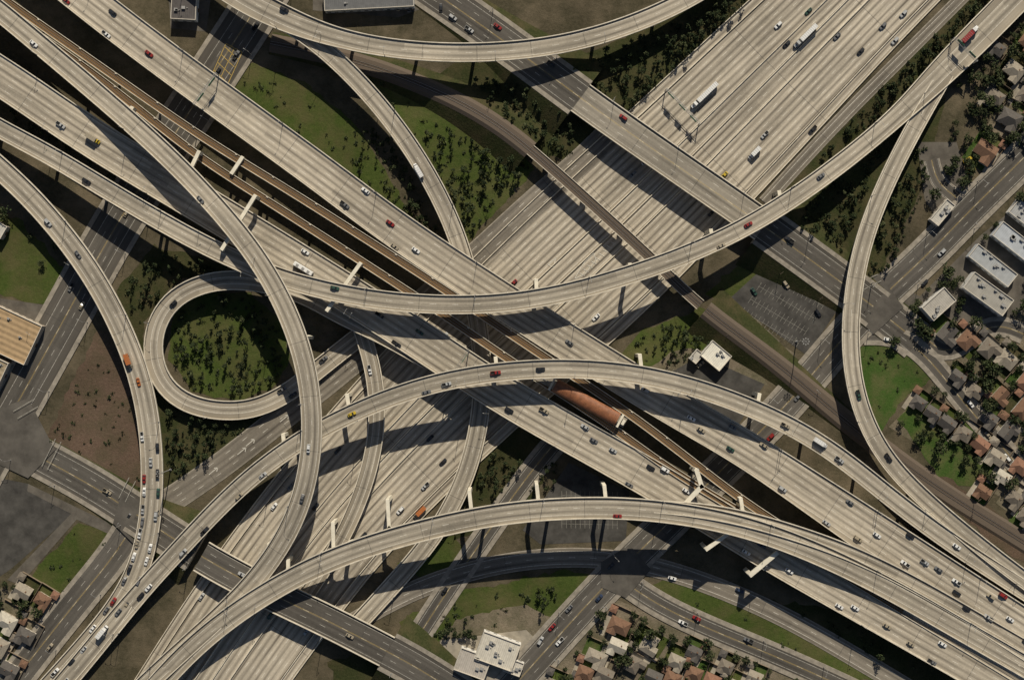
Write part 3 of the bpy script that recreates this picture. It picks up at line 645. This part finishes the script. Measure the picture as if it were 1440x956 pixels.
flat('apartment_block',1315,428,17,10,7,42,(0.40,0.37,0.32),2,4); flat('apartment_block',1384,414,27,11,7,-36,(0.34,0.32,0.28),2,7); flat('flat_roof_shop',1322,300,15,6,4.5,50,W_,0,3)
flat('restaurant_building',1005,500,14,11,5,-40,(0.72,0.68,0.58),2,3); flat('flat_roof_shop',978,501,7,5,4,50,W_,2,1)
flat('commercial_building',700,912,22,16,6,-20,(0.55,0.51,0.43),2,8); flat('commercial_building',665,930,18,13,5,-20,(0.42,0.38,0.33),2,4); flat('commercial_building',722,935,10,8,4,-20,(0.55,0.51,0.44),2,3)
flat('flat_roof_warehouse',18,470,30,24,6,-25,(0.33,0.23,0.13),1,5,.45); flat('flat_roof_warehouse',-20,515,26,16,6,-25,(0.3,0.24,0.16),1,5,.4); flat('flat_roof_warehouse',520,0,50,13,6,3,(0.14,0.14,0.14),3,6); flat('flat_roof_shop',262,15,14,13,6,-3,(0.10,0.09,0.085),3,3); flat('flat_roof_shop',-5,320,14,8,5,-30,W_,1,2)
def bfree(x,y): return all(math.hypot(x-a,y-b)>r for a,b,r in BL)
for poly,sp,pr in (([(1270,440),(1450,250),(1470,560),(1470,720),(1330,640),(1260,600),(1330,530)],13,.7),([(1330,20),(1460,-20),(1460,240),(1340,330),(1300,290),(1350,150)],11.5,.75),([(860,850),(1180,960),(1100,990),(760,990),(800,900)],13,.6),([(0,800),(80,840),(30,956),(-20,956)],13,.6),([(0,290),(60,340),(95,400),(0,400)],26,.4)):
    plant('tree_grove',[p for p in scatter(poly,sp,prob=pr,mar=2.2) if bfree(*p)],tp_big,.35,.95)
for p in [(1295,465),(1290,455),(1302,470),(1395,520),(1385,535),(88,345),(10,300),(845,862),(1255,480)]:
    x,y,_=G(*p); v,f,mi=random.choice(tp_big); mb=MB(); mb.add(v,f,mi); mb.obj('broadleaf_tree',tree_ml,None,(x,y,.1),random.uniform(0,6))
# ------------------------------------------------------------------ vehicles
def loft(mb,secs,mi):
    K=len(secs[0]); vs=[p for s in secs for p in s]; fs=[]
    for i in range(len(secs)-1):
        for j in range(K): fs.append((i*K+j,i*K+(j+1)%K,(i+1)*K+(j+1)%K,(i+1)*K+j))
    fs+=[tuple(range(K))[::-1],tuple((len(secs)-1)*K+j for j in range(K))]; mb.add(vs,fs,mi)
def wheel(mb,x,y,r=.33,w=.24,mi=2):
    n=12; vs=[]
    for s in(-1,1):
        for i in range(n): vs.append((x+r*math.cos(i*2*math.pi/n),y+s*w/2,r+r*math.sin(i*2*math.pi/n)))
    mb.add(vs,[(i,(i+1)%n,n+(i+1)%n,n+i) for i in range(n)]+[tuple(range(n))[::-1],tuple(range(n,2*n))],mi)
def sec(x,hw,z0,z1,ch=.12): return [(x,-hw,z0),(x,hw,z0),(x,hw,z1-ch),(x,hw-ch,z1),(x,-hw+ch,z1),(x,-hw,z1-ch)]
def car_mesh(kind,paint):
    mb=MB()
    if kind=='sedan':
        loft(mb,[sec(-2.4,.72,.35,.78),sec(-2.2,.88,.25,.92),sec(-1.2,.93,.22,.97),sec(1.0,.93,.22,.93),sec(2.1,.86,.25,.8),sec(2.42,.68,.35,.65)],0)
        loft(mb,[sec(-1.9,.74,.9,.95,.02),sec(-1.25,.66,.9,1.4,.1),sec(.25,.66,.9,1.42,.1),sec(1.05,.74,.9,.95,.02)],1)
        loft(mb,[sec(-1.2,.6,1.37,1.43,.03),sec(.2,.6,1.39,1.46,.03)],0)
    elif kind=='suv':
        loft(mb,[sec(-2.4,.85,.35,1.0),sec(-2.2,.93,.28,1.1),sec(1.0,.95,.28,1.08),sec(2.2,.88,.3,.95),sec(2.45,.75,.4,.8)],0)
        loft(mb,[sec(-2.35,.82,1.0,1.1,.02),sec(-2.15,.76,1.0,1.72,.1),sec(.35,.76,1.0,1.74,.1),sec(1.15,.8,1.0,1.1,.02)],1)
        loft(mb,[sec(-2.1,.7,1.7,1.77,.03),sec(.3,.7,1.72,1.79,.03)],0)
    else:
        loft(mb,[sec(-2.7,.85,.4,.7),sec(-.5,.95,.35,.7),sec(-.45,.95,.3,1.08),sec(1.3,.95,.3,1.05),sec(2.5,.88,.35,.95),sec(2.7,.8,.4,.8)],0)
        for y in(-.88,.88): mb.box(-1.6,y,.7,2.2,.12,.4,0,0)
        mb.box(-2.66,0,.7,.1,1.8,.4,0,0); mb.box(-1.6,0,.7,2.1,1.6,.03,0,2)
        loft(mb,[sec(-.5,.76,1.0,1.1,.02),sec(-.35,.72,1.0,1.68,.1),sec(.75,.72,1.0,1.7,.1),sec(1.4,.78,1.0,1.1,.02)],1)
        loft(mb,[sec(-.33,.66,1.66,1.73,.03),sec(.7,.66,1.68,1.75,.03)],0)
    for x in(-1.45,1.45):
        for y in(-.82,.82): wheel(mb,x,y)
    return mb.mesh(kind,[paint,m_glass,m_tyre])
def paint(n,c):
    k=M('paint_'+n,.4,.4); k.b.inputs['Coat Weight'].default_value=.25; f=k.noise(k.obj(),1.2,3,.6)
    return k.col(k.mix(f,tuple(x*.85 for x in c),c))
pc={'white':(.72,.71,.68),'silver':(.40,.40,.39),'grey':(.14,.14,.14),'black':(.02,.02,.022),'blue':(.03,.045,.085),'red':(.24,.02,.018),'tan':(.33,.28,.2),'green':(.03,.07,.05),'yellow':(.5,.36,.03),'orange':(.42,.13,.03)}
pm={k:paint(k,v) for k,v in pc.items()}
cars={}
def vm(kind,col):
    if (kind,col) not in cars: cars[(kind,col)]=car_mesh(kind,pm[col])
    return cars[(kind,col)]
def semi(col,cabc,L=14.6):
    mb=MB(); mb.box(-2.2,0,1.2,L,2.55,2.8,0,0)
    for i in range(int(L/1.2)): mb.box(-2.2-L/2+.6+i*1.2,0,4.0,.08,2.5,.05,0,3)
    mb.box(-2.2,0,.9,L-1,1,.3,0,2)
    x=L/2-2.2+.9
    loft(mb,[sec(x+.1,1.2,1,3.5,.2),sec(x+1.7,1.2,1,3.6,.2),sec(x+2.2,1.15,1,2.6,.2)],4); loft(mb,[sec(x+1.72,1.05,2.5,3.3,.1),sec(x+2.3,1.05,2.1,2.3,.1)],1)
    loft(mb,[sec(x+2.0,1.05,.8,2.1,.2),sec(x+3.8,.85,.8,1.8,.2)],4); mb.box(x+.4,0,.6,6.5,.9,.35,0,2)
    for xx in(-2.2-L/2+1,-2.2-L/2+2.3,x-1.2,x,x+3.0):
        for y in(-1.05,1.05): wheel(mb,xx,y,.5,.4)
    return mb.mesh('semi_trailer_truck',[pm[col],m_glass,m_tyre,m_galv,pm[cabc]])
def boxtruck(col,cabc):
    mb=MB(); mb.box(-1.2,0,.95,6.2,2.4,2.5,0,0)
    for i in range(5): mb.box(-3.8+i*1.3,0,3.45,.08,2.3,.05,0,3)
    loft(mb,[sec(2.0,1.05,.6,2.4,.2),sec(2.9,1.05,.6,2.4,.2),sec(3.3,1.0,.6,1.6,.2),sec(4.1,.9,.6,1.3,.2)],4); loft(mb,[sec(2.95,.95,1.5,2.3,.1),sec(3.4,.95,1.5,1.65,.1)],1)
    for xx in(-2.8,3.1):
        for y in(-1,1): wheel(mb,xx,y,.45,.35)
    return mb.mesh('box_truck',[pm[col],m_glass,m_tyre,m_galv,pm[cabc]])
def bus(col):
    mb=MB(); loft(mb,[sec(-5.9,1.2,.4,2.9,.2),sec(-5.6,1.27,.35,3.05,.25),sec(5.6,1.27,.35,3.05,.25),sec(5.95,1.15,.4,2.8,.2)],0)
    for y in(-1.28,1.28): mb.box(0,y,1.5,10.6,.04,.9,0,1)
    mb.box(5.9,0,1.3,.15,2,1.3,0,1)
    for x in(-3.6,0,3.4): mb.box(x,0,3.05,1.5,1.3,.2,0,3)
    for xx in(-3.6,3.8):
        for y in(-1.1,1.1): wheel(mb,xx,y,.5,.35)
    return mb.mesh('bus',[pm[col],m_glass,m_tyre,m_galv])
special={'semi':semi('white','white'),'semi2':semi('white','silver',12),'semired':semi('red','white',8),'box':boxtruck('white','white'),'boxy':boxtruck('tan','yellow'),'boxo':boxtruck('orange','tan'),'bus':bus('white')}
nm={'semi':'semi_trailer_truck','semi2':'semi_trailer_truck','semired':'semi_trailer_truck','box':'box_truck','boxy':'box_truck','boxo':'box_truck','bus':'bus','sedan':'car','suv':'van','pickup':'pickup_truck'}
VR=random.Random(3); placed=[]
cw_=['white']*8+['silver']*5+['grey']*5+['black']*6+['blue']*1+['red']*2+['tan']*3+['green']
def putv(x,y,z,yaw,pitch,kind,me):
    for a,b in placed:
        if math.hypot(a-x,b-y)<(6.0): return
    placed.append((x,y)); o=D.objects.new(nm[kind],me); C.collection.objects.link(o)
    o.matrix_world=Matrix.Translation((x,y,z+.03))@Matrix.Rotation(yaw,4,'Z')@Matrix.Rotation(-pitch,4,'Y')
    s=VR.uniform(.96,1.06)
    if kind in('sedan','suv','pickup'): o.scale=(s,s,s)
def pick():
    k=VR.choice(['sedan']*6+['suv']*2+['pickup']*2); return k,vm(k,VR.choice(cw_))
drv=[r for r in REG if r[2] in('deck','road','street')]
def at(px,py,kind=None,col=None,flip=False):
    best=None
    for nme,A,kd in drv:
        k=S*(H-A[:,2])/H; X=720+A[:,0]/k; Y=478-A[:,1]/k
        d=np.hypot(X-px,Y-py); i=int(d.argmin())
        if d[i]<A[i,3]/2/k[i]+2 and (best is None or A[i,2]>best[0]): best=(A[i,2],A,i)
    if best is None: return
    z,A,i=best; T,Nn,s=frame(A); x,y,_=G(px,py,z)
    o=(x-A[i,0])*Nn[i,0]+(y-A[i,1])*Nn[i,1]; lim=A[i,3]/2-1.8
    if abs(o)>lim: x-=Nn[i,0]*(o-math.copysign(lim,o)); y-=Nn[i,1]*(o-math.copysign(lim,o))
    yaw=math.atan2(T[i,1],T[i,0]); j=min(i+1,len(A)-1);jj=max(i-1,0)
    sl=(A[j,2]-A[jj,2])/max(.1,np.hypot(*(A[j,:2]-A[jj,:2]))); pitch=math.atan(sl)
    if flip: yaw+=math.pi; pitch=-pitch
    if kind is None: kk,me=pick()
    elif kind in special: kk,me=kind,special[kind]
    else: kk,me=kind,vm(kind,col or 'white')
    putv(x,y,z,yaw,pitch,kk,me)
for a in [(990,135,'semi'),(1135,55,'semi2'),(1362,50,'semired'),(583,243,'box',None,True),(427,378,'bus'),(1153,622,'box'),(132,196,'boxy'),(181,508,'boxo'),(495,582,'sedan','yellow'),(868,730,'sedan','red'),(697,524,'pickup','red'),(590,720,'boxo'),(1018,247,'sedan','yellow'),(1060,216,'box'),(382,866,'sedan','green'),(195,537,'sedan','orange'),(145,887,'box'),(549,314,'sedan','red'),(1052,316,'sedan','red'),(722,398,'sedan','red'),(1086,617,'suv','red')]: at(*a)
for p in [(48,62),(147,52),(210,76),(400,14),(122,255),(68,313),(335,212),(358,213),(485,288),(555,347),(585,352),(471,405),(280,283),(399,68),(244,427),(397,548),(412,555),(513,467),(555,487),(590,467),(534,443),(760,519),(628,540),(600,552),(434,630),(425,700),(370,668),(337,697),(290,747),(342,719),(716,576),(765,577),(835,619),(862,633),(915,657),(883,684),(972,588),(980,600),(1027,631),(1100,687),(1180,646),(1249,643),(1207,555),(1154,248),(1014,346),(890,245),(890,474),(838,446),(1075,190),(1143,183),(1210,73),(1258,58),(1105,62),(1094,36),(1140,20),(1270,20),(945,813),(1090,883),(1040,829),(598,683),(563,717),(605,616),(1162,735),(1233,752),(1280,752),(1360,853),(1345,833),(1410,837),(1180,852),(1247,880),(1345,768),(800,855),(775,880),(787,901),(700,38),(708,42),(660,42),(637,25),(110,358),(258,776),(218,834),(935,660),(965,690),(1310,930),(1325,905),(1175,728),(1030,600),(1280,905),(1300,790),(1420,870),(1104,598),(625,830),(775,90),(880,240),(1000,300),(455,505),(520,520)]: at(*p)
def traffic(A,i0,i1,n,offs,jit=.4):
    T,Nn,s=frame(A)
    for _ in range(n):
        i=VR.randint(int(i0*(len(A)-1)),int(i1*(len(A)-1))); o=VR.choice(offs)+VR.uniform(-jit,jit); f=VR.uniform(-2,2)
        kk,me=pick(); yaw=math.atan2(T[i,1],T[i,0])
        putv(A[i,0]+Nn[i,0]*o+T[i,0]*f,A[i,1]+Nn[i,1]*o+T[i,1]*f,A[i,2],yaw+(math.pi if VR.random()<.5 else 0),0,kk,me)
traffic(RK,.52,1,140,(-4.2,-.6,3.2)); traffic(RE,0,.16,10,(-2,2))
L5=(-7.2,-3.6,0,3.6,7.2); traffic(N105,.5,1,22,L5); traffic(S105,.5,1,14,L5); traffic(N105,0,.5,4,L5); traffic(S105,0,.5,4,L5)
L7=(-10.8,-7.2,-3.6,0,3.6,7.2,10.8)
for nme,A,kd in REG:
    if nme=='fw' and A[:,3].mean()>20: traffic(A,.08,.95,11,L7)
traffic(R1,.2,.9,9,(-5,-2,2,5)); traffic(L1,.1,.9,6,(-5.4,-1.8,1.8,5.4)); traffic(L2,0,.7,3,(-4,4)); traffic(BS,.1,.9,4,(-5,-2,2,5)); traffic(NS,.1,.9,3,(-5,-2,2,5)); traffic(R2,0,.8,5,(-3,3)); traffic(R3,.1,.9,5,(-2,2))
for (px,py,deg,kk) in [(985,512,40,0),(978,520,40,0),(1002,560,-60,0),(1010,565,-60,0),(1360,225,30,1),(1352,235,30,1),(1365,240,30,1),(1348,222,30,1),(1300,398,45,0),(1296,405,45,0),(1060,410,-55,0),(1105,400,-55,0),(1150,440,-55,0),(650,900,-20,0),(640,908,-20,0),(760,900,60,0),(40,845,60,0),(560,10,90,0),(550,10,90,0),(575,12,90,0),(620,12,90,0)]:
    x,y,_=G(px,py,.15); k,me=pick()
    if kk: me=vm('pickup','yellow'); k='pickup'
    putv(x,y,.15,math.radians(deg),0,k,me)
# ------------------------------------------------------------------ lamps, gantries
mb=MB(); mb.cyl(0,0,0,10,.16,.09,8); mb.tube((0,0,9.9),(1.4,0,10.7),.07,.06,6); mb.tube((1.4,0,10.7),(2.6,0,10.8),.06,.05,6); mb.box(2.9,0,10.7,.8,.32,.18); mb.cyl(0,0,0,.5,.3,.3,8)
lampm=mb.mesh('street_lamp',[m_galv])
mb=MB(); mb.cyl(0,0,0,26,.35,.18,10); mb.cyl(0,0,0,.8,.7,.7,10)
for i in range(8):
    t=i*math.pi/4; mb.tube((0,0,25.6),(1.5*math.cos(t),1.5*math.sin(t),25.6),.05,.05,4); mb.box(1.7*math.cos(t),1.7*math.sin(t),25.3,.6,.6,.35,t)
mastm=mb.mesh('high_mast_light',[m_galv])
def lamp(x,y,z,yaw,me=lampm,name='street_lamp'):
    o=D.objects.new(name,me); C.collection.objects.link(o); o.location=(x,y,z); o.rotation_euler[2]=yaw
def lamps(A,sp,side,start=15,dz=0.0,ins=.3):
    T,Nn,s=frame(A); nx=start
    for i in range(len(A)):
        if s[i]>nx:
            nx+=sp; o=side*(A[i,3]/2-ins)
            lamp(A[i,0]+Nn[i,0]*o,A[i,1]+Nn[i,1]*o,A[i,2]+dz,math.atan2(-side*Nn[i,1],-side*Nn[i,0]))
for A,sp,sd,st in((RC,62,1,30),(RE,62,-1,20),(RF,62,1,40),(F1,62,-1,30),(RK,60,1,30),(RD,62,-1,20),(GT,60,-1,20),(G1,58,1,25),(N105,66,1,20),(S105,66,-1,40),(RJ,60,-1,50)): lamps(A,sp,sd,st,.9,.28)
for A,sp,sd,st in((R1,42,1,10),(R1,42,-1,30),(L1,44,1,10),(L1,44,-1,30),(L2,40,1,10),(R2,38,1,10),(NS,44,1,5),(BS,44,-1,5)): lamps(A,sp,sd,st,0,-.8)
for p in [(405,232),(940,140),(650,95),(1225,285),(665,640),(935,560),(240,660),(1120,480),(870,540)]:
    x,y,_=G(*p)
    if free(x,y,.5): lamp(x,y,0,0,mastm,'high_mast_light')
mb=MB(); mb.cyl(0,0,0,11,.16,.12,7); mb.box(0,0,9.8,2.4,.12,.14); mb.box(0,0,8.8,2,.12,.14)
um=mb.mesh('utility_pole',[m_bark])
for p in [(1020,470),(1070,500),(1120,540),(1290,660),(1370,700),(1300,340),(1350,290),(1400,245),(1095,385),(1150,420),(760,940),(840,860)]:
    x,y,_=G(*p)
    if free(x,y,.3): lamp(x,y,0,.7,um,'utility_pole')
def gantry(A,i,z0,wm_,n):
    T,Nn,s=frame(A); e=MB(); yaw=math.atan2(Nn[i,1],Nn[i,0]); w=wm_
    for sd in(-1,1): e.cyl(sd*w/2,0,0,8,.3,.25,8,0)
    for zz in(6.8,8.0):
        for yy in(-.5,.5): e.tube((-w/2,yy,zz),(w/2,yy,zz),.1,.1,5,0)
    for k in range(int(w/2)): e.tube((-w/2+2*k,-.5,6.8),(-w/2+2*k+1,.5,8),.06,.06,4,0)
    for k in range(n): e.box(-w/2+w*(k+.5)/n,-.8,5.9,w/n*.55,.15,2.8,0,1); e.box(-w/2+w*(k+.5)/n,-.89,6.3,w/n*.4,.03,.35,0,2)
    e.obj('overhead_sign_gantry',[m_galv,m_sign,m_paint],None,(A[i,0],A[i,1],z0),yaw)
gi=lambda A,px:int(np.abs(720+A[:,0]/S-px).argmin())
q=[A for n_,A,k_ in REG if n_=='fw']
gantry(q[0],gi(q[0],960),.1,q[0][gi(q[0],960),3]+1,3); gantry(q[1],gi(q[1],1000),.1,q[1][gi(q[1],1000),3]+1,3)
gantry(RC,gi(RC,1345),6.5,18,2); gantry(N105,gi(N105,300),13,21,2); gantry(S105,gi(S105,650),13.6,21,2)
# ------------------------------------------------------------------ light, sky, camera
w=D.worlds.new('World'); scn.world=w; w.use_nodes=True; nt=w.node_tree; bg=nt.nodes['Background']
sky=nt.nodes.new('ShaderNodeTexSky'); sky.sky_type='NISHITA'; sky.sun_disc=False
EL=math.radians(38); az=math.atan2(.17,1)
sky.sun_elevation=EL; sky.sun_rotation=az; nt.links.new(sky.outputs[0],bg.inputs[0]); bg.inputs[1].default_value=.05
l=D.lights.new('sun','SUN'); l.energy=5.0; l.angle=math.radians(.5); l.color=(1,.92,.77); o=D.objects.new('sun',l); C.collection.objects.link(o)
dirv=Vector((-math.sin(az)*math.cos(EL),-math.cos(az)*math.cos(EL),-math.sin(EL))); o.rotation_euler=dirv.to_track_quat('-Z','Y').to_euler(); o.location=(60,350,300)
cam=D.cameras.new('camera'); cam.lens=50; cam.sensor_width=36; cam.clip_start=1; cam.clip_end=12000
co=D.objects.new('camera',cam); C.collection.objects.link(co); co.location=(0,0,H); scn.camera=co
scn.view_settings.view_transform='Standard'; scn.view_settings.look='None'; scn.view_settings.exposure=0
print('objs',len(D.objects))
